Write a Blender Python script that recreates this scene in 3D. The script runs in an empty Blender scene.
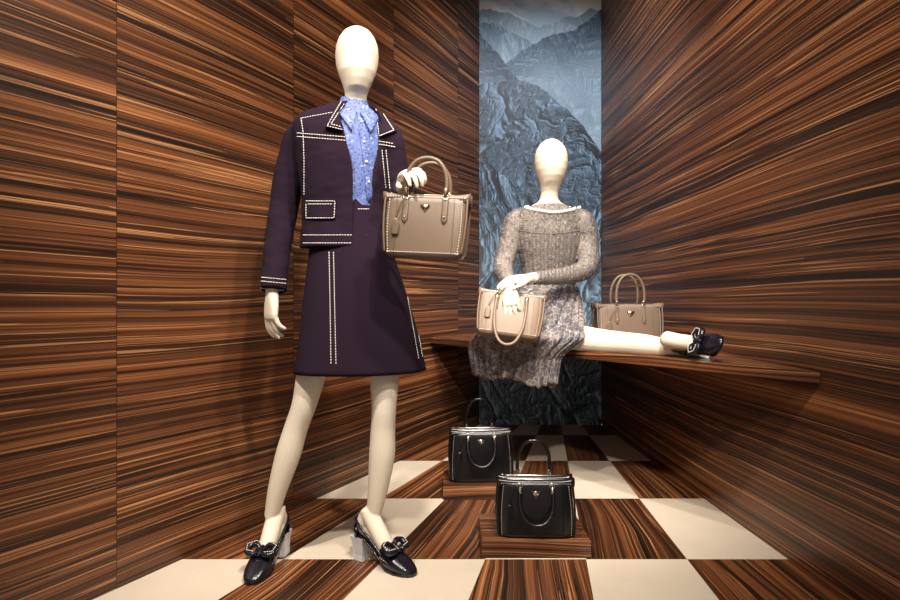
import bpy, bmesh, math, random
import numpy as np
from mathutils import Vector, Matrix, noise
from mathutils.bvhtree import BVHTree
random.seed(3)
FOC=600.0; CAMH=0.9
def P(u,v,d):            # surveyed point -> metres
    return Vector(((u-450)/FOC*d, d, CAMH-(v-300)/FOC*d))
def rot2(phi):
    return Vector((math.cos(phi),math.sin(phi),0)), Vector((math.sin(phi),-math.cos(phi),0))
# ------------------------------------------------------------------ materials
class NT:
    def __init__(s,name):
        s.mat=bpy.data.materials.new(name); s.mat.use_nodes=True
        s.nt=s.mat.node_tree; s.b=s.nt.nodes['Principled BSDF']
    def n(s,t,ins=None,**props):
        nd=s.nt.nodes.new(t)
        for k,v in props.items(): setattr(nd,k,v)
        for k,v in (ins or {}).items(): s.set(nd.inputs[k],v)
        return nd
    def set(s,sock,v):
        if isinstance(v,bpy.types.NodeSocket): s.nt.links.new(v,sock)
        else: sock.default_value=v
    def m(s,op,a,b=0.0,c=None):
        nd=s.n('ShaderNodeMath',operation=op); s.set(nd.inputs[0],a); s.set(nd.inputs[1],b)
        if c is not None: s.set(nd.inputs[2],c)
        return nd.outputs[0]
    def mix(s,f,a,b,mode='MIX'):
        nd=s.n('ShaderNodeMix',data_type='RGBA',blend_type=mode)
        s.set(nd.inputs[0],f); s.set(nd.inputs[6],a); s.set(nd.inputs[7],b); return nd.outputs[2]
    def vec(s,x,y,z=0.0): return s.n('ShaderNodeCombineXYZ',{0:x,1:y,2:z}).outputs[0]
    def noise(s,vec,scale=1,detail=4,rough=.55,dist=0):
        return s.n('ShaderNodeTexNoise',{'Vector':vec,'Scale':scale,'Detail':detail,'Roughness':rough,'Distortion':dist}).outputs[0]
    def ramp(s,f,stops):
        nd=s.n('ShaderNodeValToRGB',{0:f}); cr=nd.color_ramp
        while len(cr.elements)<len(stops): cr.elements.new(.5)
        for e,(p,c) in zip(cr.elements,stops): e.position=p; e.color=(*c,1)
        return nd.outputs[0]
    def bump(s,h,st=.2,dist=.001):
        nd=s.n('ShaderNodeBump',{'Height':h,'Strength':st,'Distance':dist}); s.nt.links.new(nd.outputs[0],s.b.inputs['Normal'])
    def out(s,col=None,rough=None,**kw):
        if col is not None: s.set(s.b.inputs['Base Color'],col if isinstance(col,bpy.types.NodeSocket) else (*col,1))
        if rough is not None: s.set(s.b.inputs['Roughness'],rough)
        for k,v in kw.items(): s.set(s.b.inputs[k.replace('_',' ')],v)
        return s.mat

def wood(name,panel=None,bright=1.0,rough=.40,gs=1.0,seed=0.0,warp=.20,slope=0.0):
    t=NT(name); uv=t.n('ShaderNodeTexCoord').outputs['UV']
    sp=t.n('ShaderNodeSeparateXYZ',{0:uv}); u,v=sp.outputs[0],sp.outputs[1]
    if slope: v=t.m('ADD',v,t.m('MULTIPLY',u,slope))
    if panel:
        off,w=panel
        pu=t.m('DIVIDE',t.m('SUBTRACT',u,off),w); pid=t.m('FLOOR',pu)
        fr=t.m('FRACT',pu)
        seam=t.m('LESS_THAN',fr,.003)
        v0=t.m('ADD',v,t.m('MULTIPLY',pid,.045)); u0=t.m('ADD',u,t.m('MULTIPLY',pid,.4))
    else: v0=v;u0=u; seam=None
    u0=t.m('ADD',u0,seed)
    wp=t.noise(t.vec(t.m('MULTIPLY',u0,.42),t.m('MULTIPLY',v0,.8)),1,2,.45)
    wp2=t.noise(t.vec(t.m('MULTIPLY',u0,1.1),t.m('MULTIPLY',v0,4)),1,2,.5)
    v1=t.m('ADD',v0,t.m('ADD',t.m('MULTIPLY',wp,warp),t.m('MULTIPLY',wp2,.010)))
    v1=t.m('MULTIPLY',v1,gs)
    n0=t.noise(t.vec(t.m('MULTIPLY',u0,.12),t.m('MULTIPLY',v1,9)),1,2,.5)
    n1=t.noise(t.vec(t.m('MULTIPLY',u0,.18),t.m('MULTIPLY',v1,34)),1,3,.55)
    n2=t.noise(t.vec(t.m('MULTIPLY',u0,.30),t.m('MULTIPLY',v1,110)),1,3,.6)
    n3=t.noise(t.vec(t.m('MULTIPLY',u0,1.0),t.m('MULTIPLY',v1,320)),1,2,.6)
    s=t.m('ADD',t.m('ADD',t.m('MULTIPLY',n0,.22),t.m('MULTIPLY',n1,.36)),t.m('ADD',t.m('MULTIPLY',n2,.31),t.m('MULTIPLY',n3,.11)))
    B=bright
    col=t.ramp(s,[(.41,(.012*B,.0055*B,.0035*B)),(.47,(.050*B,.018*B,.008*B)),(.52,(.135*B,.045*B,.016*B)),(.58,(.28*B,.100*B,.034*B)),(.66,(.56*B,.25*B,.10*B))])
    ln=t.noise(t.vec(t.m('MULTIPLY',u0,.16),t.m('MULTIPLY',v1,38),7.7),1,3,.5)
    lm=t.m('MULTIPLY',t.m('LESS_THAN',t.m('ABSOLUTE',t.m('SUBTRACT',ln,.53)),.010),t.m('MULTIPLY',n2,1.25))
    col=t.mix(lm,col,(.64*B,.30*B,.125*B,1))
    ln2=t.noise(t.vec(t.m('MULTIPLY',u0,.16),t.m('MULTIPLY',v1,34),17.7),1,3,.5)
    lm2=t.m('MULTIPLY',t.m('LESS_THAN',t.m('ABSOLUTE',t.m('SUBTRACT',ln2,.47)),.018),.85)
    col=t.mix(lm2,col,(.007,.003,.002,1))
    if seam is not None: col=t.mix(seam,col,(.01,.005,.003,1))
    t.bump(s,.12,.001)
    return t.out(col,rough)

def fabric(name,col,rough=.85,sheen=0,bs=900,col2=None,cs=30):
    t=NT(name); co=t.n('ShaderNodeTexCoord').outputs['Object']
    n=t.noise(co,bs,2); t.bump(n,.35,.001)
    c=(*col,1)
    if col2: c=t.mix(t.noise(co,cs,4),c,(*col2,1))
    else: c=t.mix(t.m('MULTIPLY',t.noise(co,bs*.4,2),.5),c,(*[x*1.4 for x in col],1))
    t.out(c,rough); t.b.inputs['Sheen Weight'].default_value=sheen; t.b.inputs['Specular IOR Level'].default_value=.2; return t.mat
def leather(name,col,rough=.45,bs=500):
    t=NT(name); co=t.n('ShaderNodeTexCoord').outputs['Object']
    n=t.n('ShaderNodeTexVoronoi',{'Vector':co,'Scale':bs}).outputs[0]
    t.bump(n,.25,.0008)
    c=t.mix(t.noise(co,12,4),(*[x*.85 for x in col],1),(*[min(1,x*1.15) for x in col],1))
    return t.out(c,rough)
def plain(name,col,rough=.5,metal=0):
    t=NT(name); co=t.n('ShaderNodeTexCoord').outputs['Object']
    c=t.mix(t.noise(co,40,2),(*[x*.92 for x in col],1),(*col,1))
    t.out(c,rough); t.b.inputs['Metallic'].default_value=metal; return t.mat

M={}
M['wall_r']=wood('macassar_wall_right',None,.95,seed=41,warp=.08)
M['wood']=wood('macassar_tile',None,1.0,gs=1.0,seed=5)
M['woodd']=wood('macassar_shelf',None,.80,gs=.9,seed=9)
t=NT('mannequin_skin'); co=t.n('ShaderNodeTexCoord').outputs['Object']
sp=t.n('ShaderNodeSeparateXYZ',{0:co})
wv=t.noise(t.vec(t.m('MULTIPLY',sp.outputs[0],150),t.m('MULTIPLY',sp.outputs[1],150),t.m('MULTIPLY',sp.outputs[2],700)),1,2)
t.bump(wv,.4,.0015)
M['skin']=t.out(t.mix(wv,(.71,.61,.475,1),(.87,.79,.66,1)),.62)
M['jacket']=fabric('aubergine_wool',(.014,.006,.015),.95,0)
M['stitch']=plain('white_stitch',(.9,.86,.8),.6)
t=NT('blue_shirt_cotton'); co=t.n('ShaderNodeTexCoord').outputs['Object']
f=t.n('ShaderNodeTexVoronoi',{'Vector':co,'Scale':120.0}).outputs[0]
c=t.mix(t.m('LESS_THAN',f,.34),(.11,.155,.39,1),(.035,.055,.18,1))
c=t.mix(t.m('GREATER_THAN',t.noise(co,70,2),.63),c,(.27,.33,.58,1))
M['shirt']=t.out(c,.6)
def lattice(t,co,s,w):
    sp=t.n('ShaderNodeSeparateXYZ',{0:co}); x=t.m('ADD',sp.outputs[0],t.m('MULTIPLY',sp.outputs[1],.6)); z=sp.outputs[2]
    r=[]
    for sg in (1,-1):
        q=t.m('FRACT',t.m('MULTIPLY',t.m('ADD',x,t.m('MULTIPLY',z,sg*.75)),s))
        r.append(t.m('LESS_THAN',t.m('ABSOLUTE',t.m('SUBTRACT',q,.5)),w))
    return t.m('MAXIMUM',r[0],r[1])
# sheer lace: partly transparent net over the mannequin, with opaque threads and flecks
t=NT('sheer_lace'); co=t.n('ShaderNodeTexCoord').outputs['Object']
jit=t.n('ShaderNodeVectorMath',{0:co},operation='ADD')
nz=t.n('ShaderNodeTexNoise',{'Vector':co,'Scale':30.0}).outputs[1]
sc_=t.n('ShaderNodeVectorMath',{0:nz},operation='SCALE'); sc_.inputs[3].default_value=.04
t.nt.links.new(sc_.outputs[0],jit.inputs[1]); cj=jit.outputs[0]
la=lattice(t,cj,95,.13); lb=lattice(t,cj,34,.05)
fl=t.m('GREATER_THAN',t.noise(co,60,3),.60); fw=t.m('GREATER_THAN',t.noise(co,90,2),.69)
c=t.mix(t.noise(co,14,3),(.13,.105,.095,1),(.25,.205,.175,1))
c=t.mix(t.m('MULTIPLY',la,.7),c,(.08,.068,.076,1))
c=t.mix(t.m('MULTIPLY',lb,.55),c,(.36,.33,.31,1))
c=t.mix(fl,c,(.075,.065,.080,1)); c=t.mix(fw,c,(.44,.41,.39,1))
al=t.m('MAXIMUM',t.m('MAXIMUM',la,lb),t.m('MAXIMUM',fl,fw))
al=t.m('MULTIPLY_ADD',al,.45,.45)
M['sheer']=t.out(c,.75,Alpha=al)
t=NT('lace_dress'); co=t.n('ShaderNodeTexCoord').outputs['Object']
v=t.n('ShaderNodeTexVoronoi',{'Vector':co,'Scale':38.0,'Randomness':.8},feature='DISTANCE_TO_EDGE').outputs[0]
v2=t.n('ShaderNodeTexVoronoi',{'Vector':co,'Scale':190.0},feature='DISTANCE_TO_EDGE').outputs[0]
n=t.noise(co,14,4)
base=t.ramp(n,[(.36,(.075,.068,.088)),(.50,(.165,.138,.13)),(.62,(.29,.245,.215))])
c=t.mix(t.m('LESS_THAN',v2,.07),base,(.055,.048,.064,1))
c=t.mix(t.m('LESS_THAN',v,.03),c,(.36,.34,.33,1))
c=t.mix(t.m('GREATER_THAN',t.noise(co,46,2),.60),c,(.065,.06,.085,1))
t.bump(v,.4,.002)
M['lace']=t.out(c,.75)
M['lace_trim']=fabric('lace_trim',(.05,.04,.05),.8,0,400,(.26,.23,.215),160)
M['tan']=leather('tan_leather',(.175,.114,.073),.42)
M['taupe']=leather('taupe_leather',(.118,.078,.052),.40)
M['beige']=leather('beige_leather',(.20,.14,.10),.45)
M['black']=leather('black_leather',(.0035,.003,.0035),.24)
M['gold']=plain('brass',(.70,.56,.36),.25,1)
M['steel']=plain('steel',(.70,.68,.65),.2,1)
M['stud']=plain('stud_white',(.80,.77,.70),.4)
M['studb']=plain('stud_silver',(.60,.57,.53),.35)
M['patent']=leather('navy_patent_leather',(.008,.007,.014),.2)
M['heel']=plain('heel_white',(.72,.72,.74),.35)
M['pearl']=plain('pearl',(.92,.90,.86),.15)
t=NT('cream_tile'); co=t.n('ShaderNodeTexCoord').outputs['Object']
c=t.mix(t.noise(co,6,6,.7),(.65,.55,.43,1),(.80,.71,.59,1))
c=t.mix(t.m('MULTIPLY',t.noise(co,120,2),.25),c,(.56,.46,.36,1))
M['tile']=t.out(c,.42)
M['ceil']=plain('ceiling_black',(.03,.025,.022),.8)
t=NT('mountain_print')
at=t.n('ShaderNodeAttribute',attribute_name='print'); 
M['poster']=t.out(at.outputs['Color'],.55)
# ------------------------------------------------------------------ geometry helpers
def empty(name,loc=(0,0,0),rot=(0,0,0)):
    e=bpy.data.objects.new(name,None); e.empty_display_size=.1
    e.location=loc; e.rotation_euler=rot
    bpy.context.scene.collection.objects.link(e); return e
class G:
    def __init__(s): s.v=[];s.f=[]
    def add(s,v,f):
        o=len(s.v); s.v+= [Vector(p) for p in v]; s.f+=[tuple(i+o for i in q) for q in f]
    def obj(s,name,mat,parent=None,smooth=True,world=False):
        me=bpy.data.meshes.new(name); me.from_pydata([tuple(p) for p in s.v],[],s.f); me.validate()
        me.materials.append(mat)
        for p in me.polygons: p.use_smooth=smooth
        ob=bpy.data.objects.new(name,me); bpy.context.scene.collection.objects.link(ob)
        bm=bmesh.new(); bm.from_mesh(me); bmesh.ops.recalc_face_normals(bm,faces=bm.faces); bm.to_mesh(me); bm.free()
        if parent:
            ob.parent=parent
            if world: ob.matrix_parent_inverse=parent.matrix_basis.inverted()
        return ob
def remesh(ob,vox,it=3,fac=.5):
    mat=ob.data.materials[0]
    m=ob.modifiers.new('r','REMESH'); m.mode='VOXEL'; m.voxel_size=vox; m.use_smooth_shade=True
    if it:
        m=ob.modifiers.new('s','SMOOTH'); m.iterations=it; m.factor=fac
    dg=bpy.context.evaluated_depsgraph_get(); dg.update()
    me=bpy.data.meshes.new_from_object(ob.evaluated_get(dg)); ob.modifiers.clear(); ob.data=me
    me.materials.clear(); me.materials.append(mat)
    me.polygons.foreach_set('use_smooth',[True]*len(me.polygons))
def displace(ob,fn):
    me=ob.data; cs=[v.co.copy() for v in me.vertices]; ns=[v.normal.copy() for v in me.vertices]
    out=[]
    for c,n in zip(cs,ns):
        q=c+n*fn(c); out+= [q.x,q.y,q.z]
    me.vertices.foreach_set('co',out); me.update()
def bvh_of(ob):
    return BVHTree.FromPolygons([v.co.copy() for v in ob.data.vertices],[tuple(p.vertices) for p in ob.data.polygons])
def loft(g,rings,closed=True,caps=True):
    n=len(rings[0]); v=[];f=[]
    for r in rings: v+=r
    for k in range(len(rings)-1):
        for i in range(n if closed else n-1):
            j=(i+1)%n; f.append((k*n+i,k*n+j,(k+1)*n+j,(k+1)*n+i))
    if caps:
        for k in (0,len(rings)-1):
            c=sum((Vector(p) for p in rings[k]),Vector())/n; v.append(c); ci=len(v)-1
            for i in range(n): f.append((k*n+i,k*n+(i+1)%n,ci))
    g.add(v,f)
def shell(g,outer,inner,closed=False):
    n=len(outer[0]); K=len(outer); v=[];f=[]
    for r in outer: v+=r
    o=len(v)
    for r in inner: v+=r
    rng=range(n if closed else n-1)
    for k in range(K-1):
        for i in rng:
            j=(i+1)%n; f.append((k*n+i,k*n+j,(k+1)*n+j,(k+1)*n+i)); f.append((o+k*n+j,o+k*n+i,o+(k+1)*n+i,o+(k+1)*n+j))
        if not closed:
            for i in (0,n-1): f.append((k*n+i,(k+1)*n+i,o+(k+1)*n+i,o+k*n+i))
    for k in (0,K-1):
        for i in rng:
            j=(i+1)%n; f.append((k*n+i,k*n+j,o+k*n+j,o+k*n+i))
    g.add(v,f)
def ering(c,ax,ay,a,b,n=40,p=2.0,fn=None):
    out=[]
    for i in range(n):
        th=2*math.pi*i/n; x=math.cos(th); y=math.sin(th)
        X=math.copysign(abs(x)**(2/p),x)*a; Y=math.copysign(abs(y)**(2/p),y)*b
        k=fn(th) if fn else 1
        out.append(c+ax*X*k+ay*Y*k)
    return out
def cat(vals,k):
    out=[];n=len(vals)
    for i in range(n-1):
        p0=vals[max(i-1,0)];p1=vals[i];p2=vals[i+1];p3=vals[min(i+2,n-1)]
        for j in range(k):
            t=j/k; t2=t*t;t3=t2*t
            out.append(.5*((2*p1)+(p2-p0)*t+(2*p0-5*p1+4*p2-p3)*t2+(3*p1-p0-3*p2+p3)*t3))
    out.append(vals[-1]); return out
def tube(g,pts,rad,n=14,k=4,caps=(True,True),flat=None,ref=None):
    pts=[Vector(p) for p in pts]
    if isinstance(rad,(int,float)): rad=[rad]*len(pts)
    if k>1: pts=cat(pts,k); rad=cat(list(rad),k)
    tan=[]
    for i in range(len(pts)):
        a=pts[max(i-1,0)]; b=pts[min(i+1,len(pts)-1)]; d=(b-a); tan.append(d.normalized() if d.length>1e-9 else Vector((0,0,1)))
    r=Vector(ref) if ref is not None else (Vector((0,0,1)) if abs(tan[0].z)<.9 else Vector((1,0,0)))
    nx=(r-tan[0]*r.dot(tan[0])).normalized()
    rings=[]
    def ring(c,t,nx,rr):
        ny=t.cross(nx); fb=flat if flat else 1
        return [c+nx*(math.cos(2*math.pi*i/n)*rr*fb)+ny*(math.sin(2*math.pi*i/n)*rr) for i in range(n)]
    frames=[]
    for i,t in enumerate(tan):
        nx=(nx-t*nx.dot(t)); nx=nx.normalized() if nx.length>1e-6 else Vector((1,0,0)); frames.append(nx.copy())
    if caps[0]:
        for a in (85,60,30): rings.append(ring(pts[0]-tan[0]*rad[0]*math.sin(math.radians(a)),tan[0],frames[0],rad[0]*math.cos(math.radians(a))))
    for c,t,nx,rr in zip(pts,tan,frames,rad): rings.append(ring(c,t,nx,rr))
    if caps[1]:
        for a in (30,60,85): rings.append(ring(pts[-1]+tan[-1]*rad[-1]*math.sin(math.radians(a)),tan[-1],frames[-1],rad[-1]*math.cos(math.radians(a))))
    loft(g,rings)
def limb(g,L,n=20,k=5,caps=(True,True)):
    tube(g,[P(*q[:3]) for q in L],[q[3]*q[2]/FOC for q in L],n,k,caps)
def ball(g,c,r,nu=8,nv=6,ax=(1,1,1)):
    rings=[]; c=Vector(c)
    for j in range(1,nv):
        a=math.pi*j/nv
        rings.append([c+Vector((r*math.sin(a)*math.cos(2*math.pi*i/nu)*ax[0],r*math.sin(a)*math.sin(2*math.pi*i/nu)*ax[1],r*math.cos(a)*ax[2])) for i in range(nu)])
    n=nu; v=[];f=[]
    for r_ in rings: v+=r_
    for k in range(len(rings)-1):
        for i in range(n):
            j=(i+1)%n; f.append((k*n+i,k*n+j,(k+1)*n+j,(k+1)*n+i))
    v+= [c+Vector((0,0,r*ax[2])),c-Vector((0,0,r*ax[2]))]
    for i in range(n):
        f.append((i,(i+1)%n,len(v)-2)); f.append(((len(rings)-1)*n+i,(len(rings)-1)*n+(i+1)%n,len(v)-1))
    g.add(v,f)
def box(g,c,s,M_=None):
    v=[Vector((c[0]+s[0]*x/2,c[1]+s[1]*y/2,c[2]+s[2]*z/2)) for x in(-1,1) for y in(-1,1) for z in(-1,1)]
    if M_: v=[M_@p for p in v]
    g.add(v,[(0,1,3,2),(4,6,7,5),(0,4,5,1),(2,3,7,6),(0,2,6,4),(1,5,7,3)])
def cast(bvh,u,v):
    o=Vector((0,0,CAMH)); d=(P(u,v,1)-o).normalized()
    hit=bvh.ray_cast(o,d)
    if hit[0] is None: return None
    return hit[0]-d*.001
def stitch(g,bvh,line,dash=.006,gap=.003,r=.0014):
    pts=[]
    for (a,b) in zip(line[:-1],line[1:]):
        n=max(2,int(math.hypot(b[0]-a[0],b[1]-a[1])*1.2))
        for i in range(n):
            q=cast(bvh,a[0]+(b[0]-a[0])*i/n,a[1]+(b[1]-a[1])*i/n)
            pts.append(q)
    seq=[];cur=[]
    for q in pts:
        if q is None or (cur and (q-cur[-1]).length>.02):
            if len(cur)>1: seq.append(cur)
            cur=[] if q is None else [q]
        else: cur.append(q)
    if len(cur)>1: seq.append(cur)
    for s in seq: dashes(g,s,dash,gap,r)
def dashes(g,s,dash,gap,r):
    cum=[0]
    for a,b in zip(s[:-1],s[1:]): cum.append(cum[-1]+(b-a).length)
    def at(x):
        for i in range(len(cum)-1):
            if x<=cum[i+1]:
                L=cum[i+1]-cum[i]; return s[i].lerp(s[i+1],(x-cum[i])/L if L>0 else 0)
        return s[-1]
    x=0
    while x+dash<=cum[-1]:
        a=at(x);b=at(x+dash)
        if (b-a).length>1e-5: tube(g,[a,b],r,5,1,(False,False))
        x+=dash+gap
def patch(g,bvh,q,off=.005,n=10,thick=.004):
    top=[];bot=[]
    for i in range(n+1):
        for j in range(n+1):
            s=i/n;t_=j/n
            u=(q[0][0]*(1-s)+q[1][0]*s)*(1-t_)+(q[3][0]*(1-s)+q[2][0]*s)*t_
            v=(q[0][1]*(1-s)+q[1][1]*s)*(1-t_)+(q[3][1]*(1-s)+q[2][1]*s)*t_
            h=cast(bvh,u,v)
            if h is None: h=bvh.find_nearest(P(u,v,2.0))[0]
            d=(Vector((0,0,CAMH))-h).normalized()
            top.append(h+d*off); bot.append(h+d*(off-thick-.004))
    N=n+1; f=[]
    for i in range(n):
        for j in range(n):
            a=i*N+j; f.append((a,a+1,a+N+1,a+N)); f.append(tuple(N*N+x for x in (a+N,a+N+1,a+1,a)))
    for i in range(n):
        for (a,b) in ((i*N,(i+1)*N),(i*N+n,(i+1)*N+n),(i,i+1),(n*N+i,n*N+i+1)): f.append((a,b,N*N+b,N*N+a))
    g.add(top+bot,f)

def hand(g,w,d,pn,side,curl,sc=1.0,thumb=(.55,.75,.35)):
    """w wrist, d direction, pn palm normal, side=+1/-1 thumb side"""
    d=Vector(d).normalized(); pn=Vector(pn); pn=(pn-d*pn.dot(d)).normalized(); s=d.cross(pn).normalized()*side
    rings=[]
    for x,a,b in ((-.015,.022,.019),(.0,.023,.018),(.02,.030,.017),(.045,.037,.0155),(.07,.039,.0135),(.083,.036,.011),(.088,.030,.007)):
        rings.append(ering(w+d*x*sc,s,pn,a*sc,b*sc,16,2.4))
    loft(g,rings)
    for i,(o,L) in enumerate(((.028,.072),(.0095,.080),(-.0095,.074),(-.027,.058))):
        p=w+d*(.076 if i<3 else .070)*sc+s*o*sc
        dd=(d+s*(o*4.2)).normalized(); pts=[p]; c=curl[i] if isinstance(curl,(list,tuple)) else curl
        for seg,fr in enumerate((.46,.30,.24)):
            ang=math.radians(c*(.8 if seg==0 else 1.0))
            ax=dd.cross(pn)
            dd=(Matrix.Rotation(ang,3,ax.normalized())@dd).normalized()
            pts.append(pts[-1]+dd*L*fr*sc)
        pnr=[.0086*sc,.0082*sc,.0074*sc,.0058*sc]
        tube(g,[pts[0]-d*.012]+pts,[.009*sc]+pnr,12,3)
    p=w+d*.014*sc+s*.018*sc+pn*.004
    td=(d*thumb[0]+s*thumb[1]+pn*thumb[2]).normalized()
    p1=p+td*.038*sc; td2=(td+d*.5).normalized(); p2=p1+td2*.030*sc; td3=(td2+d*.35+pn*.15).normalized(); p3=p2+td3*.022*sc
    tube(g,[p,p1,p2,p3],[.013*sc,.0105*sc,.009*sc,.0068*sc],12,3)

def frame(H,f,up):
    f=Vector(f).normalized(); up=Vector(up); up=(up-f*up.dot(f)).normalized(); s=up.cross(f)
    m=Matrix((f,s,up)).transposed().to_4x4(); m.translation=Vector(H); return m
def foot(g,F,ankle):
    L=lambda x,y,z:F@Vector((x,y,z))
    a=L(.042,0,.172)
    tube(g,[ankle,a,L(.070,0,.132),L(.108,0,.086),L(.150,0,.044),L(.195,0,.026)],[.026,.030,.030,.029,.025,.018],16,4)
    tube(g,[L(.035,0,.157),L(.020,0,.127),L(.018,0,.112)],[.027,.028,.024],14,3)
    tube(g,[L(.02,0,.108),L(.075,0,.088),L(.140,0,.038)],[.023,.024,.024],14,3)
def shoe(name,F,parent):
    X=lambda x,y,z:F@Vector((x,y,z))
    sy,uz=F.col[1].xyz,F.col[2].xyz
    g=G(); rings=[]
    for x,z,w in ((-.014,.084,.012),(-.008,.084,.024),(.01,.084,.030),(.04,.078,.029),(.08,.054,.024),(.12,.024,.029),(.15,.009,.038),(.19,.006,.040),(.22,.006,.033),(.238,.006,.023),(.248,.007,.010)):
        rings.append(ering(X(x,0,z),sy,uz,w,.0055,20,3))
    loft(g,rings)
    rings=[]
    for x,zc,w,h in ((.122,.050,.034,.030),(.135,.044,.039,.036),(.155,.036,.042,.036),(.18,.029,.042,.030),(.205,.023,.039,.022),(.225,.018,.032,.015),(.240,.013,.023,.009),(.250,.010,.011,.004)):
        rings.append(ering(X(x,0,zc),sy,uz,w,h,24,2.3))
    loft(g,rings)
    cup=[]
    for z,o in ((.080,.0),(.098,.002),(.118,.0)):
        cup.append([X(.022-.040*math.cos(a),(.034+o)*math.sin(a),z) for a in [math.radians(q) for q in range(-80,81,10)]])
    inn=[[p+(X(.02,0,.097)-p)*.10 for p in r] for r in cup]
    shell(g,cup,inn)
    tube(g,[X(.135,.036,.050),X(.08,.034,.092),X(.02,.032,.132),X(-.013,0,.140),X(.02,-.032,.132),X(.08,-.034,.092),X(.135,-.036,.050)],.0048,8,5)
    g.obj(name+'_upper',M['patent'],parent,world=True)
    g=G()
    for s in (-1,1):
        lo=[X(.163,s*.004,.076),X(.148,s*.020,.088),X(.152,s*.042,.086),X(.176,s*.042,.072),X(.182,s*.020,.070),X(.168,s*.004,.074)]
        tube(g,lo,[.005,.0095,.0105,.0105,.0095,.005],8,4)
    tube(g,[X(.154,0,.084),X(.180,0,.070)],.008,10,2)
    g.obj(name+'_bow',M['patent'],parent,world=True)
    g=G()
    r=[]
    for z,a,b in ((.0,.024,.024),(.02,.023,.023),(.055,.025,.026),(.081,.030,.030)):
        r.append([X(.008+sx*a+.002,syy*b,z) for sx,syy in ((-1,-1),(-.0,-1.05),(1,-1),(1.0,0),(1,1),(0,1.05),(-1,1),(-1.08,0))])
    loft(g,r); g.obj(name+'_heel',M['heel'],parent,smooth=False,world=True)
    g=G()
    for s in (-1,1):
        dashes(g,[X(.130+.010*i,s*(.0405+.0030*math.sin(i*.4)-.0008*i),.047-.0030*i) for i in range(9)],.005,.004,.0013)
    for s in(-1,1): dashes(g,[X(.146,s*.012,.098),X(.147,s*.024,.101),X(.156,s*.050,.094),X(.180,s*.044,.083),X(.185,s*.012,.081)],.005,.003,.0014)
    g.obj(name+'_stitching',M['stitch'],parent,world=True)

# ------------------------------------------------------------------ room
YB=4.32
def xl(d): return .209-.509*(YB-d)
def xr(d): return 1.094+.0356*(YB-d)
YF=-.3; ZC=3.35
def wallmesh(name,a,b,mat,th,uoff=0):
    a=Vector((*a,0));b=Vector((*b,0)); nrm=Vector((-(b-a).y,(b-a).x,0)).normalized()*th
    g=G(); v=[a,b,b+Vector((0,0,ZC)),a+Vector((0,0,ZC))]; g.add(v+[p+nrm for p in v],[(0,1,2,3),(7,6,5,4),(0,4,5,1),(3,2,6,7),(0,3,7,4),(1,5,6,2)])
    o=g.obj(name,mat,smooth=False); uvl=o.data.uv_layers.new(name='UVMap')
    for li,l in enumerate(o.data.loops):
        co=o.data.vertices[l.vertex_index].co; h=Vector((co.x,co.y,0))-a
        uvl.data[li].uv=(h.dot((b-a).normalized())+uoff,co.z)
    return o
def dist_l(d): return (d-YF)*math.hypot(.509,1)
s1=dist_l(1.868); s2=dist_l(2.584)
M['wall_l']=wood('macassar_wall_left',(s1,s2-s1),.95,warp=.10)
wallmesh('wall_left',(xl(YF),YF),(xl(YB),YB),M['wall_l'],.06)
wallmesh('wall_right',(xr(YF),YF),(xr(YB),YB),M['wall_r'],-.06)
wallmesh('wall_back',(xl(YB)-.06,YB+.03),(xr(YB)+.06,YB+.03),M['ceil'],.06)
g=G(); a,b,c,d=Vector((xl(YF)-.06,YF,ZC)),Vector((xr(YF)+.06,YF,ZC)),Vector((xr(YB)+.06,YB+.09,ZC)),Vector((xl(YB)-.06,YB+.09,ZC))
g.add([a,b,c,d]+[p+Vector((0,0,.06)) for p in (a,b,c,d)],[(3,2,1,0),(4,5,6,7),(0,1,5,4),(1,2,6,5),(2,3,7,6),(3,0,4,7)])
g.obj('ceiling',M['ceil'],smooth=False)
rows=[YF]
r=2.083-.637*3
while r<YB: 
    if r>YF+.02: rows.append(r)
    r+=.637
rows.append(YB+.03)
me=bpy.data.meshes.new('floor'); vs=[];fs=[];mi=[];uvs=[]
for ri in range(len(rows)-1):
    d0,d1=rows[ri],rows[ri+1]; k=int(round((d0-2.083)/.637)) if ri>0 else int(round((rows[1]-2.083)/.637))-1
    for c in range(6):
        q=[]
        for (cc,dd) in ((c,d0),(c+1,d0),(c+1,d1),(c,d1)):
            q.append((xr(dd)+(xl(dd)-xr(dd))*cc/6,dd,0))
        o=len(vs); vs+=q; fs.append((o,o+3,o+2,o+1))
        white=((c+k)%2==0)
        mi.append(0 if white else 1)
        so=random.random()*9
        uv=[(d0+so,-c*.38+so*3),(d0+so,-(c+1)*.38+so*3),(d1+so,-(c+1)*.38+so*3),(d1+so,-c*.38+so*3)]
        uvs.append([uv[0],uv[3],uv[2],uv[1]])
o=len(vs); vs+=[(xl(YF)-.06,YF,-.03),(xr(YF)+.06,YF,-.03),(xr(YB)+.06,YB+.09,-.03),(xl(YB)-.06,YB+.09,-.03)]
fs.append((o,o+3,o+2,o+1)); mi.append(1); uvs.append([(0,0)]*4)
me.from_pydata(vs,[],fs); me.materials.append(M['tile']); me.materials.append(M['wood'])
uvl=me.uv_layers.new(name='UVMap')
for p in me.polygons:
    p.material_index=mi[p.index]
    for j,li in enumerate(p.loop_indices): uvl.data[li].uv=uvs[p.index][j]
fo=bpy.data.objects.new('floor',me); bpy.context.scene.collection.objects.link(fo)
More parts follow.
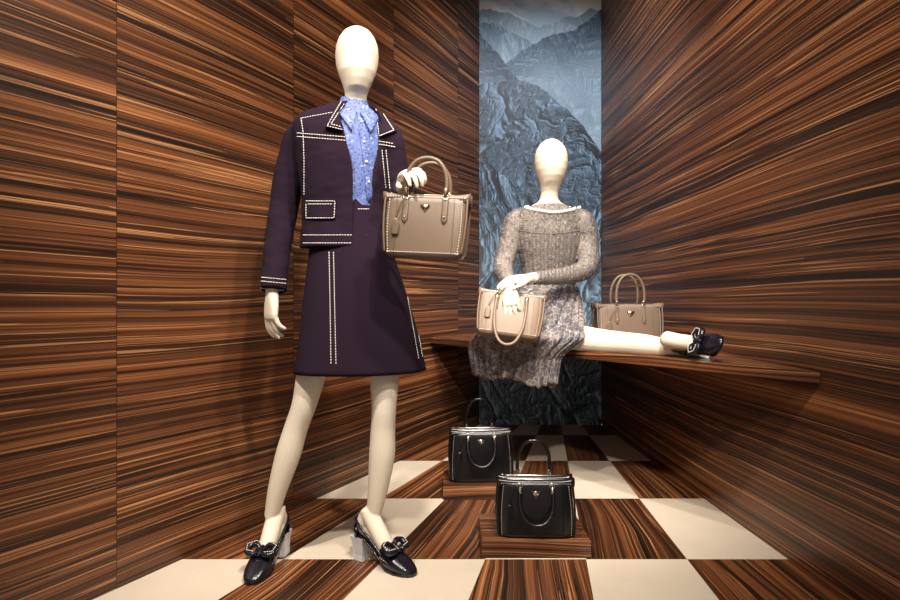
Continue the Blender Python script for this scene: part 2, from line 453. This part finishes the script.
# ---- mountain poster: procedurally generated landscape print stored as a colour attribute
def vnoise(x,y,seed):
    rs=np.random.RandomState(seed); T_=rs.rand(256,256)
    xi=np.floor(x).astype(int); yi=np.floor(y).astype(int); fx=x-xi; fy=y-yi
    fx=fx*fx*fx*(fx*(fx*6-15)+10); fy=fy*fy*fy*(fy*(fy*6-15)+10)
    a=T_[yi%256,xi%256]; b=T_[yi%256,(xi+1)%256]; c=T_[(yi+1)%256,xi%256]; d=T_[(yi+1)%256,(xi+1)%256]
    return a*(1-fx)*(1-fy)+b*fx*(1-fy)+c*(1-fx)*fy+d*fx*fy
def fbm(x,y,seed,oc=6,g_=.5):
    s=0;a=.5
    for o in range(oc): s=s+a*vnoise(x+o*17.3,y+o*9.1,seed+o); a*=g_; x=x*2.03;y=y*2.03
    return s
def ridged(x,y,seed,oc=7,g_=.52):
    s=0;amp=.5;w=1
    for o in range(oc):
        ca,sa=math.cos(o*.9+.4),math.sin(o*.9+.4)
        n=1-np.abs(2*vnoise(x*ca-y*sa+o*13.1,x*sa+y*ca+o*7.7,seed+o)-1); n=n*n
        s=s+n*amp*w; w=np.clip(n*1.6,0,1); amp*=g_; x=x*2.05; y=y*2.05
    return s
NC,NR=300,1100; ZT=ZC
uu=np.linspace(0,1,NC)[None,:]*np.ones((NR,1)); zs=np.linspace(0,ZT,NR)[:,None]*np.ones((1,NC))
X_=uu*.885
def sst(a,b,x):
    t_=np.clip((x-a)/(b-a),0,1); return t_*t_*(3-2*t_)
cl=fbm(uu*2.5+zs*1.2,zs*5+uu,77,6)
img=np.array([.42,.55,.68])*(1-.25*sst(2.9,3.2,zs))[...,None]+np.array([.55,.50,.42])*sst(.42,.72,cl)[...,None]
LAY=[(lambda u:2.97-.05*u+.05*np.sin(7*u+1),.09,3.0,.6,(.24,.35,.45),(.44,.56,.66),.6,.30,11),
     (lambda u:2.88-.22*u+.05*np.sin(9*u),.10,3.0,-.5,(.11,.18,.27),(.30,.42,.52),.65,.32,23),
     (lambda u:2.50+.50*u-.03*np.sin(9*u),.09,2.6,-.9,(.035,.07,.12),(.20,.31,.42),.60,.48,31),
     (lambda u:2.84-1.05*u,.07,2.8,.9,(.010,.024,.05),(.11,.20,.30),.55,.60,47),
     (lambda u:2.43+.42*u-.90*u*u,.06,2.0,.8,(.003,.007,.016),(.17,.27,.39),.05,1.2,53),
     (lambda u:1.95-.75*u,.09,1.8,-.8,(.003,.008,.018),(.20,.32,.46),.12,.9,61),
     (lambda u:1.02+.55*u,.09,1.8,.9,(.004,.011,.024),(.26,.41,.57),.12,.8,71),
     (lambda u:.62-.25*u,.10,1.8,-.7,(.010,.03,.06),(.42,.62,.80),.05,.8,83)]
for fz,ro,ts,sk,dk,lt,fg,fd,sd in LAY:
    cr=fz(uu)+ro*(fbm(uu*4+sd,uu*0+sd*.37,sd,7,.55)-.5)*2
    tdep=cr-zs
    wa=fbm(X_*3+sd,zs*3,sd+1,4)-.5
    a_=(X_+tdep*sk)*ts*1.5+wa*1.1; b_=(zs-X_*sk*.4)*ts*.9+wa*.8
    h=ridged(a_+sd,b_+sd,sd+2,8,.56)
    gx_=np.gradient(h,axis=1)*NC; gz_=np.gradient(h,axis=0)*NR/3.6
    l_=np.clip(.36-.085*gx_*(1 if sk>0 else -1)*-1+.05*gz_,0,1)
    l_=l_**1.35*1.15
    tree=.70+.60*vnoise(X_*150+sd,zs*110,sd+5)*vnoise(X_*60,zs*45+sd,sd+6)*1.4
    big=.40+1.05*fbm(X_*2.2+sd,zs*1.6,sd+9,3)/.9
    tone=np.array(dk)+(np.array(lt)-np.array(dk))*(l_*tree*big)[...,None]
    fog=fg*sst(0,fd,tdep)*(.55+.9*(fbm(X_*3,zs*4+sd,sd+7,4)-.25))
    tone=tone*(1-np.clip(fog,0,1))[...,None]+np.array([.42,.56,.68])*np.clip(fog,0,1)[...,None]
    mk=sst(0,.006,tdep)[...,None]
    img=img*(1-mk)+tone*mk
img=np.clip(img,0,1)
x0,x1=xl(YB)+.002,xr(YB)-.002
gx=np.linspace(x0,x1,NC); V=np.zeros((NR,NC,3)); V[...,0]=gx[None]; V[...,1]=YB+.012; V[...,2]=zs
idx=np.arange(NR*NC).reshape(NR,NC); F=np.stack([idx[:-1,:-1],idx[:-1,1:],idx[1:,1:],idx[1:,:-1]],-1).reshape(-1,4)
vl=V.reshape(-1,3).tolist(); fl_=F.tolist(); o=len(vl)
vl+=[(x0,YB+.026,0),(x1,YB+.026,0),(x1,YB+.026,ZT),(x0,YB+.026,ZT)]; fl_+=[[o,o+3,o+2,o+1],[int(idx[0,0]),o,o+1,int(idx[0,-1])],[int(idx[-1,0]),int(idx[-1,-1]),o+2,o+3]]
me=bpy.data.meshes.new('mountain_poster'); me.from_pydata(vl,[],fl_); me.materials.append(M['poster'])
ca=me.color_attributes.new('print','FLOAT_COLOR','POINT'); cols=np.ones((len(vl),4)); cols[:NR*NC,:3]=img.reshape(-1,3)
ca.data.foreach_set('color',cols.ravel()); me.update()
po=bpy.data.objects.new('mountain_poster',me); bpy.context.scene.collection.objects.link(po)
SZ=.671; TH=.036
g=G()
pl=[Vector((xl(3.67)+.002,3.67,0)),Vector((xr(1.908)-.002,1.908,0)),Vector((xr(YB)-.002,YB-.002,0)),Vector((xl(YB)+.002,YB-.002,0))]
g.add([p+Vector((0,0,SZ-TH)) for p in pl]+[p+Vector((0,0,SZ)) for p in pl],[(3,2,1,0),(4,5,6,7),(0,1,5,4),(1,2,6,5),(2,3,7,6),(3,0,4,7)])
so=g.obj('wooden_shelf',M['woodd'],smooth=False); uvl=so.data.uv_layers.new(name='UVMap')
ed=(pl[1]-pl[0]).normalized(); en=Vector((ed.y,-ed.x,0))
for li,l in enumerate(so.data.loops):
    co=so.data.vertices[l.vertex_index].co; uvl.data[li].uv=(co.dot(ed),co.dot(en)+co.z)
b=so.modifiers.new('b','BEVEL'); b.width=.002; b.segments=2
def plinth(x0,x1,y0,y1,h):
    g=G(); box(g,((x0+x1)/2,(y0+y1)/2,h/2),(x1-x0,y1-y0,h)); o=g.obj('display_plinth',M['woodd'],smooth=False)
    uvl=o.data.uv_layers.new(name='UVMap')
    for li,l in enumerate(o.data.loops):
        co=o.data.vertices[l.vertex_index].co; uvl.data[li].uv=(co.x,co.z+co.y)
    b=o.modifiers.new('b','BEVEL'); b.width=.002; b.segments=2
plinth(.112,.492,2.09,2.36,.06)
plinth(-.032,.33,2.70,2.96,.06)
# ------------------------------------------------------------------ handbag
def handbag(name,loc,rot,w,h,dp,mat,stud,af=0,ab=0,hh=None,hhb=None,metal='gold',tag=True,hx=.22,taper=0.0,sr=.0020,wing=1.02):
    e=empty(name,loc,rot); hh=hh or .48*w; hf=hh; hb=hhb or hh
    X,Y,Z=Vector((1,0,0)),Vector((0,1,0)),Vector((0,0,1))
    def prof(z):
        t=z/h; a=w*(.455+taper*.5+(.025-taper)*t+.018*math.sin(math.pi*t)); b=dp*(.5-.17*t+.03*math.sin(math.pi*t))
        return a,b
    g=G(); rings=[]
    for z in [.0,.003,.009,.018]+[h*i/10 for i in range(1,10)]+[h*.97,h]:
        a,b=prof(z); sh={.0:.014,.003:.007,.009:.002}.get(z,0); a-=sh;b-=sh
        if z>h*.98: a-=.003;b-=.003
        r=ering(Vector((0,0,z)),X,Y,a,b,72,5)
        nt=.10*min(1,max(0,(z/h-.15)))
        for p in r:
            if abs(p.x)>a*.8: p.x*=1-nt*math.exp(-(p.y/(b*.45))**2)
        rings.append(r)
    loft(g,rings); g.obj('body',mat,e)
    g=G(); gz=G(); a,b=prof(h)
    for s in (-1,1):
        rr=[]
        for i in range(21):
            q=-1+2*i/20; x=q*a*wing*1.04
            hgt=.012+.004*abs(q)**6; zz=h-.004+.004*abs(q)**4
            rr.append(ering(Vector((x,s*b*.56,zz)),Y,Z,b*.40,hgt,14,3))
        loft(g,rr)
        tube(gz,[Vector((-w*.38,s*b*.56,h+.0085)),Vector((w*.38,s*b*.56,h+.0085))],.0020,6,1)
        tube(gz,[Vector((-a*.88,s*b*.56,h+.011)),Vector((-a*.94,s*b*.56-.004,h+.004)),Vector((-a*.96,s*b*.56-.006,h-.008))],.0028,6,2)
    for sx in(-1,1):
        for sy in (-1,1):
            pts=[];rad=[]
            for i in range(8):
                z=h*(.10+.88*i/7); aa,bb=prof(z); pts.append(Vector((sx*(aa-.004+.004*(i/7)),sy*(bb-.006),z))); rad.append(.0035)
            tube(g,pts,rad,8,2)
    g.obj('top_and_piping',mat,e); gz.obj('zips',M[metal],e)
    g=G()
    for sy in (-1,1):
        def dot(x,z):
            aa,bb=prof(z); ball(g,(x,sy*(bb+.0002),z),sr,6,4)
        n=int(h*.9/.0085)
        for i in range(n+1):
            z=h*.08+h*.86*i/n; aa,bb=prof(z)
            for sx in(-1,1): dot(sx*(aa-.016),z)
        n=int(w*.9/.0085)
        for i in range(n+1):
            aa,bb=prof(h); x=-aa*.94+aa*1.88*i/n
            ball(g,(x,sy*(bb*.98+.001),h-.001),sr,6,4)
        if sr>.0015:
            for i in range(n+1): dot(-w*.41+w*.82*i/n,h*.085)
    g.obj('stud_edging',stud,e)
    g=G()
    for sx in (-1,1):
        for sy in (-1,1):
            pts=[Vector((sx*w*.335,sy*(prof(z)[1]+.0002),z)) for z in [h*(.08+.87*i/10) for i in range(11)]]
            tube(g,pts,.0011,5,1)
            z0,z1=h*.62,h*.93
            xx=sx*w*hx; tw=.010
            rr=[]
            for z,k in ((z0-.012,.15),(z0,1),(z1,1),(h+.004,.7)):
                y=prof(min(z,h))[1]; rr.append(ering(Vector((xx,sy*(y+.001),z)),X,Y,tw*k,.0028,10,4))
            loft(g,rr)
    gr=G()
    for s,al,hh in ((-1,af,hf),(1,ab,hb)):
        zp=h-.004; yp=s*(prof(h)[1]+.004); ang=math.radians(al)
        def R(x,z):
            if s<0: return Vector((x,yp-math.sin(ang)*z,zp+math.cos(ang)*z))
            return Vector((x,yp+math.sin(ang)*z-(.10*z if al==0 else 0),zp+math.cos(ang)*z))
        hw=w*hx
        path=[R(-hw,.012),R(-hw*1.04,hh*.35),R(-hw*.93,hh*.68),R(-hw*.55,hh*.94),R(0,hh*1.02),R(hw*.55,hh*.94),R(hw*.93,hh*.68),R(hw*1.04,hh*.35),R(hw,.012)]
        tube(g,path,.0064,10,5)
        for sx in(-1,1):
            c=R(sx*hw,.004)
            ring=[c+Vector((math.cos(q)*.0085,math.sin(q)*.002,math.sin(q)*.0085)) for q in [2*math.pi*i/14 for i in range(15)]]
            tube(gr,ring,.0018,6,1)
            a_=R(sx*hw,.014);b_=R(sx*hw,.026); tube(gr,[a_,b_],.0072,10,1)
            yy=prof(h*.66)[1]; ball(gr,(sx*hw,s*(yy+.004),h*.66),.0035,8,6)
    g.obj('handles',mat,e)
    yl=-(prof(h*.80)[1]+.0015); tw=w*.06
    v=[Vector((-tw,yl,h*.87)),Vector((tw,yl,h*.87)),Vector((0,yl,h*.87-tw*1.5))]
    gr.add(v+[p+Vector((0,-.002,0)) for p in v],[(0,1,2),(5,4,3),(0,3,4,1),(1,4,5,2),(2,5,3,0)])
    gr.obj('metal_fittings',M[metal],e)
    if tag:
        g=G(); tx=-w*.33; y=-(prof(h*.5)[1]+.006)
        tube(g,[Vector((-w*hx,y+.002,h*.98)),Vector((-w*.28,y-.002,h*.85)),Vector((tx,y,h*.62))],.002,6,4)
        rr=[]
        for z,k in ((h*.36,.75),(h*.38,1),(h*.55,1),(h*.60,.6),(h*.63,.25)): rr.append(ering(Vector((tx,y,z)),X,Y,w*.045*k,.0028,12,4))
        loft(g,rr); g.obj('luggage_tag',mat,e)
    return e

# ------------------------------------------------------------------ standing mannequin
D=2.08; k=D/FOC
mq=empty('mannequin',(P(340,300,D).x,D,0))
phi=math.radians(14); AX,FR=rot2(phi)
def ring_body(L,dflt=D,ax=AX,fr=FR,n=48,p=2.0,fn=None):
    out=[]
    for q in L:
        v,cu,a,b=q[:4]; d=q[4] if len(q)>4 else dflt; s=d/FOC
        out.append(ering(P(cu,v,d),ax,fr,a*s,b*s,n,p,fn))
    return out
TOR=[(106,352,20,18),(110,350,29,21),(115,347,40,24),(122,345,48,27),(132,344,50,30),(146,344,48,32),(160,344,46,33),(185,344,42.5,31),(210,344,41,29),(235,344,42,31),(249,344,43,32)]
g=G()
head=[(28,357,1,1,2.06),(29.5,357,8,9,2.06),(33.5,357,13.5,16,2.06),(40,357,18,22,2.06),(48,357,20.8,26,2.06),(57,357,21.4,27,2.06),(66,357,20.6,26,2.06),(74.5,357,18.2,23.5,2.05),(83,357,15,20,2.05),(90,356.5,12.2,16,2.05),(96,356,10.8,13,2.06),(102,355,11,12,2.07),(108,353,12,13,2.075),(112,351,18,15,D),(116,348,32,19,D),(124,346,42,22,D),(140,344,43,25,D),(160,344,41,27,D),(185,344,37,25,D),(205,345,31,22,D),(235,347,34,24,D),(262,351,37,26,D),(285,354,39,26,D),(296,355,28,20,D)]
loft(g,ring_body(head))
limb(g,[(333,275,2.07,20),(324,320,2.06,19),(312,372,2.04,15),(304,405,2.03,12.2),(296,428,2.04,11.8),(288,455,2.05,12.4),(278,488,2.06,9.8),(272,514,2.07,7.4)])
limb(g,[(373,275,2.08,20),(379,320,2.06,19),(384,370,2.04,15.4),(384,405,2.03,12.6),(383,428,2.04,12.3),(382,455,2.05,13),(378,488,2.06,10.2),(374,512,2.07,7.6)])
F1=frame((-.598,2.135,0),(-.14,-1,0),(0,0,1)); F2=frame((-.314,2.100,0),(.80,-.60,0),(0,0,1))
foot(g,F1,P(272,514,2.07)); foot(g,F2,P(374,512,2.07))
limb(g,[(302,134,2.09,13),(290,170,2.11,12),(283,212,2.11,10),(276,255,2.07,9),(272,292,2.03,6.5)])
limb(g,[(388,136,2.09,13),(396,170,2.12,12),(402,208,2.11,10.5),(404,196,2.0,9),(404,182,1.905,7)])
hand(g,P(272,293,2.03),(-.03,-.06,-1),(.70,.65,0),-1,[16,18,20,24],1.05,(.75,.5,.3))
hand(g,P(404,182,1.905),(.34,-.9,.20),(.25,.1,-1),-1,[34,38,42,46],1.0,(.7,.5,.5))
body=g.obj('body',M['skin'],mq,world=True); remesh(body,.0032,3)
shoe('shoe_1',F1,mq); shoe('shoe_2',F2,mq)
SH=[(q[0],q[1],q[2]-3.2,q[3]-3.2) for q in TOR[:9]]
def densify(L,m):
    cols=list(zip(*L)); return list(zip(*[cat(list(c),m) for c in cols]))
g=G(); rs=ring_body(densify([(100,354,13.5,14.5),(104,353,15,15.5)]+SH[1:],5),n=120)
for r in rs:
    for p in r:
        n=noise.noise(Vector((p.x*30,p.y*20,p.z*11)))*.005+abs(noise.noise(Vector((p.x*55+p.z*20,p.y*20,p.z*25))))*.004-.002
        p+=FR*n
loft(g,rs,caps=False); sh=g.obj('shirt',M['shirt'],mq,world=True)
sb=bvh_of(sh)
g=G()
patch(g,sb,[(344,97),(357,112),(352,131),(338,112)],.010); patch(g,sb,[(360,112),(372,100),(379,118),(371,133)],.010)
patch(g,sb,[(357,112),(363,112),(374,202),(368,202)],.003,14,.002)
g.obj('shirt_collar_and_placket',M['shirt'],mq,world=True)
g=G()
for v in (122,142,162,182):
    q=cast(sb,361+ (v-112)*.115,v); 
    if q: ball(g,q-Vector((0,.0055,0)),.0045,10,6,(1,.5,1))
g.obj('shirt_buttons',M['heel'],mq,world=True)
JT=densify(TOR,3)
g=G(); outer=[];inner=[]
for v,cu,a,b in JT:
    t_=(v-106)/143
    g0=math.radians(103-22*min(1,t_*2.0)); g1=math.radians(42+9*min(1,t_*2))
    if v>200: g1+=math.radians((v-200)*.35)
    o=[];i_=[]; n=72
    for j in range(n+1):
        th=g0+(2*math.pi-(g0-g1))*j/n
        c=P(cu,v,D)
        def pt(a,b): return c+AX*(math.cos(th)*a*k)+FR*(math.sin(th)*b*k)
        o.append(pt(a,b)); i_.append(pt(a-2.6,b-2.6))
    outer.append(o);inner.append(i_)
shell(g,outer,inner)
limb(g,[(309,129,2.09,12),(300,138,2.09,14.5),(291,170,2.11,15.4),(283,212,2.11,14.5),(277,255,2.07,13.2),(273,290,2.03,12.4)],24,6,(True,False))
limb(g,[(382,131,2.09,12),(389,140,2.09,14.5),(395,172,2.12,14.5),(400,205,2.12,14),(404,198,2.02,13),(404,186,1.95,12)],24,6,(True,False))
jk=g.obj('jacket',M['jacket'],mq,world=True); remesh(jk,.0038,2)
displace(jk,lambda c: noise.noise(Vector((c.x*14,c.y*14,c.z*16)))*.0045+noise.noise(Vector((c.x*30+5,c.y*30,c.z*45)))*.0015)
jb=bvh_of(jk)
g=G()
patch(g,jb,[(341,98),(351,108),(351,133),(325,127)],.012,12,.005)
patch(g,jb,[(373,104),(381,110),(397,131),(377,138)],.010,12,.005)
patch(g,jb,[(305,200),(336,200),(335,219),(305,219)],.005,10,.004)
cp=g.obj('jacket_collar_and_pocket_flap',M['jacket'],mq,world=True)
jv=G()
for ob in (jk,cp):
    jv.add([v.co.copy() for v in ob.data.vertices],[tuple(p.vertices) for p in ob.data.polygons])
jb2=BVHTree.FromPolygons(jv.v,jv.f)
g=G()
for ln in ([(350,133),(353,150),(354,190),(355,234)],[(357,134),(359,150),(360,190),(361,234)],
           [(303,235),(376,235)],[(303,243),(377,243)],
           [(306,201),(335,201),(334,218),(306,218),(306,201)],[(308,204),(333,204)],
           [(342,100),(327,126),(349,131),(350,110)],[(344,104),(331,124),(346,128)],
           [(376,109),(379,136),(394,130),(382,112)],
           [(297,133),(347,137)],[(297,136.5),(347,140.5)],[(302,118),(334,112)],[(378,141),(396,144)],[(378,144),(396,147)],
           [(259,277),(291,280)],[(259,288),(289,291)],[(261,281),(291,284)],
           [(382,150),(386,190)],[(386,150),(390,190)],
           [(301,118),(303,132),(304,160),(304,196)]):
    stitch(g,jb2,ln)
g.obj('jacket_stitching',M['stitch'],mq,world=True)
SK=densify([(196,345,31,24),(206,346,33,25),(225,348,36,27),(248,351,40.5,30),(275,354,47,34),(305,357,53.5,38),(340,360,60.5,42),(371,361,66.5,45)],5)
g=G();outer=[];inner=[]
for v,cu,a,b in SK:
    o=[];i_=[];t_=max(0,(v-230)/140)
    for j in range(112):
        th=2*math.pi*j/112; w=1+t_*(.012*math.cos(7*th+.8)+.012*math.cos(4*th+2)); c=P(cu,v,D)
        o.append(c+AX*(math.cos(th)*a*k*w)+FR*(math.sin(th)*b*k*w)); i_.append(c+AX*(math.cos(th)*(a-1)*k*w)+FR*(math.sin(th)*(b-1)*k*w))
    outer.append(o);inner.append(i_)
shell(g,outer,inner,True); sk=g.obj('skirt',M['jacket'],mq,world=True)
kb=bvh_of(sk); g=G()
for ln in ([(329,252),(330,300),(331,367)],[(333.5,252),(334.5,300),(336,367)],[(401,262),(410,310),(419,360)],[(405,262),(414,310),(423,359)],[(358,209),(384,209)]): stitch(g,kb,ln)
g.obj('skirt_stitching',M['stitch'],mq,world=True)
handbag('tan_handbag',P(425,259,1.845),(0,math.radians(3),math.radians(-8)),.262,.185,.11,M['taupe'],M['stud'],hh=.118,hx=.23)
# ------------------------------------------------------------------ seated mannequin
ms=empty('mannequin',(P(549,300,2.95).x,2.95,SZ))
ax2,fr2=rot2(math.radians(4))
g=G()
sh_=[(139,551,1,1,2.86),(140.5,551,6,7,2.86),(144.5,551,11,13,2.86),(150,551,14.5,17.5,2.86),(157,551,16.2,20,2.86),(164,551,16.4,20.5,2.86),(171,551,15.4,19.5,2.86),(177.5,551,13.2,17,2.86),(183,550.5,10.6,13,2.86),(188,550,9,10,2.87),(193,549.5,8.4,9,2.88),(199,549,9,9.5,2.89),(203,549,12,11,2.9),(207,549,20,12,2.9),(213,549,29,15,2.9),(225,549,30,17,2.91),(245,549,27,19,2.92),(265,549,24,17,2.93),(285,549,23,16,2.94),(305,549,27,18,2.95),(325,549,30,20,2.96),(338,549,28,18,2.96),(342,549,20,14,2.96)]
loft(g,ring_body(sh_,2.9,ax2,fr2))
limb(g,[(551,330,2.93,15.5),(572,337,2.80,14),(598,341,2.68,12.6),(622,343,2.60,11.4),(645,345,2.525,10.8),(668,347.5,2.46,8.6),(690,349,2.41,6.4)])
limb(g,[(545,328,2.93,14.5),(525,330,2.93,13.5),(510,332,2.94,11.5),(506,333,2.99,11),(520,334,3.1,9.5),(540,335,3.17,8)])
FS=frame(P(705,352,2.38)+Vector((.018,.012,-.012)),(-.16,-.84,.22),(-.85,.12,.3))
foot(g,FS,P(686,349,2.42))
limb(g,[(518,221,2.91,10.5),(510,244,2.91,9),(505,266,2.88,7.8),(507,277,2.80,6.8),(511,287,2.70,5)])
limb(g,[(580,221,2.91,10.5),(586,245,2.90,9),(584,268,2.82,7.8),(560,275,2.75,6.8),(530,278,2.67,5)])
hand(g,P(509,286,2.62),(.12,-.10,-.97),(.3,.95,-.2),-1,[10,12,14,18],1.0,(.8,.5,.2))
tube(g,[P(511,287,2.70),P(509,286,2.62)],[.022,.022],14,2)
hand(g,P(529,278,2.66),(-.95,-.22,-.10),(0.0,.35,-.95),1,[14,14,16,20],1.0,(.8,.5,.2))
b2=g.obj('body',M['skin'],ms,world=True); remesh(b2,.0034,3)
shoe('shoe',FS,ms)
g=G()
DR=[(205,549,14,13,2.9),(208,549,23,16,2.9),(212,549,32,18,2.9),(219,549,34,20,2.905),(232,549,33.5,22,2.91),(250,549,31,23,2.92),(268,549,27.5,21,2.93),(285,549,26,20,2.94),(296,549,29,22,2.945)]
rs=ring_body(DR,2.9,ax2,fr2,96)
for ri,r in enumerate(rs):
    if DR[ri][0]>226:
        for i,p in enumerate(r):
            if 4<i<44: p+=fr2*.0035*math.cos(i*2*math.pi/3.2)
loft(g,rs)
limb(g,[(521,217,2.91,10),(515,224,2.91,12),(509,245,2.91,11),(503,266,2.88,10.2),(506,277,2.80,8.6),(510,285,2.72,6.8)],20,6,(True,False))
limb(g,[(577,217,2.91,10),(584,224,2.91,12),(588,246,2.90,11),(586,268,2.82,10.5),(562,276,2.75,8.6),(535,278,2.685,6.8)],20,6,(True,False))
dr=g.obj('dress',M['sheer'],ms,world=True); remesh(dr,.0045,2)
displace(dr,lambda c: noise.noise(c*26)*.003+noise.noise(c*60)*.0015)
db=bvh_of(dr)
g=G()
for i,u in enumerate(range(524,577,4)):
    stitch(g,db,[(u,232),(u+(549-u)*.12,284)],.010,.002,.0018 if i%2 else .0032)
stitch(g,db,[(517,230),(535,233),(549,234),(565,233),(582,230)],.008,.001,.0025)
stitch(g,db,[(522,282),(549,286),(577,282)],.008,.001,.003)
g.obj('dress_lace_trim',M['lace_trim'],ms,world=True)
def drape(name,L,flut,amp,th=.004,mat='lace'):
    g=G();outer=[];inner=[]
    R=densify(L,5)
    K=len(R)
    for ki,(cx,cy,cz,a,b,ang) in enumerate(R):
        t_=ki/(K-1); A=Vector((math.cos(ang),math.sin(ang),0)); B=Vector((A.y,-A.x,0)); c=Vector((cx,cy,cz))
        o=[];i_=[]
        for j in range(220):
            q=2*math.pi*j/220
            w=amp*(.25+.75*t_)*(math.sin(flut*q+1.5*math.sin(3*q))+.5*math.sin(flut*1.7*q+2))
            zz=.012*t_*math.sin(5*q+1)+.005*t_*math.sin(flut*q)
            o.append(c+A*math.cos(q)*(a+w)+B*math.sin(q)*(b+w)+Vector((0,0,zz)))
            i_.append(c+A*math.cos(q)*(a+w-th)+B*math.sin(q)*(b+w-th)+Vector((0,0,zz)))
        outer.append(o);inner.append(i_)
    shell(g,outer,inner,True); return g.obj(name,M[mat],ms,world=True)
aE=math.atan2(-.806,.591)
WX=P(549,285,2.94).x
drape('dress_skirt_upper',[(WX,2.94,.975,.132,.10,0),(WX-.01,2.93,.93,.155,.12,-.15),(WX-.05,2.91,.87,.20,.15,-.4),(WX-.075,2.89,.80,.245,.16,-.6),(WX-.085,2.885,.745,.27,.155,-.75)],21,.009)
drape('dress_skirt_lower',[(WX-.08,2.89,.79,.25,.155,-.65),(WX-.10,2.875,.735,.30,.155,-.78),(.335,2.905,.69,.325,.10,aE+.05),(.300,2.945,.64,.325,.064,aE),(.297,2.95,.58,.31,.060,aE),(.300,2.95,.510,.29,.062,aE)],27,.011)
g=G()
cc=Vector((P(549,205,2.895).x,2.895,0)); z0=P(549,207,2.895).z
for i in range(44):
    q=2*math.pi*i/44; zz=z0-.038*max(0,math.sin(q))
    dr_=ax2*math.cos(q)+fr2*math.sin(q)
    h=db.ray_cast(cc+Vector((0,0,zz))+dr_*.4,-dr_)
    if h[0]: ball(g,h[0]+dr_*.005,.0080,10,8)
g.obj('pearl_necklace',M['pearl'],ms,world=True)
handbag('tan_handbag',P(507,338,2.635),(math.radians(-14),math.radians(7),math.radians(-6)),.295,.195,.10,M['tan'],M['stud'],af=163,ab=172,hh=.245,hhb=.13,tag=True)
handbag('beige_handbag',(P(627,300,2.98).x,2.98,SZ),(0,0,math.radians(3)),.335,.200,.13,M['beige'],M['stud'],hh=.155,hx=.2,tag=True,metal='steel')
handbag('black_handbag',(.306,2.17,.06),(0,0,math.radians(-2)),.285,.190,.13,M['black'],M['studb'],af=158,ab=0,hh=.135,taper=.05,sr=.0015,metal='steel',hx=.2)
handbag('black_handbag',(.142,2.82,.06),(0,0,math.radians(2)),.305,.225,.14,M['black'],M['studb'],af=160,ab=0,hh=.145,taper=.05,sr=.0015,metal='steel',hx=.2)
# ------------------------------------------------------------------ lights
def spot(name,loc,tgt,pw,col,ang=70,rad=.06,blend=.85):
    l=bpy.data.lights.new(name,'SPOT'); l.energy=pw; l.color=col; l.spot_size=math.radians(ang); l.spot_blend=blend; l.shadow_soft_size=rad
    o=bpy.data.objects.new(name,l); o.location=loc; o.rotation_euler=(Vector(tgt)-Vector(loc)).to_track_quat('-Z','Y').to_euler()
    bpy.context.scene.collection.objects.link(o)
W=(1,.90,.78)
spot('front_fill_spot',(-.9,.5,3.1),(-.35,2.1,.8),330,W,50)
spot('front_fill_spot',(.35,.4,3.1),(-.2,2.1,.7),270,W,52)
spot('front_fill_spot',(.5,1.2,3.2),(.5,2.9,.9),260,W,50)
spot('front_fill_spot',(.55,2.5,3.25),(.65,4.32,1.3),200,(.95,.97,1),85)
spot('front_fill_spot',(-.2,1.4,3.2),(1.15,2.7,1.3),210,W,80)
spot('front_fill_spot',(.6,.9,3.2),(-.7,2.6,1.4),240,W,75)
spot('front_fill_spot',(.2,0.0,2.4),(.65,3.8,.3),240,W,44)  # added fill lamp above the camera, brightens the low back of the display
wd=bpy.data.worlds.new('World'); bpy.context.scene.world=wd; wd.use_nodes=True
wd.node_tree.nodes['Background'].inputs[0].default_value=(1,.93,.86,1); wd.node_tree.nodes['Background'].inputs[1].default_value=.36
cam=bpy.data.cameras.new('camera'); cam.lens=24; cam.sensor_width=36; co=bpy.data.objects.new('camera',cam)
co.location=(0,0,CAMH); co.rotation_euler=(math.radians(90),0,0); bpy.context.scene.collection.objects.link(co); bpy.context.scene.camera=co
cam.clip_start=.01
sc=bpy.context.scene; sc.view_settings.view_transform='Standard'; sc.view_settings.look='None'; sc.view_settings.exposure=0
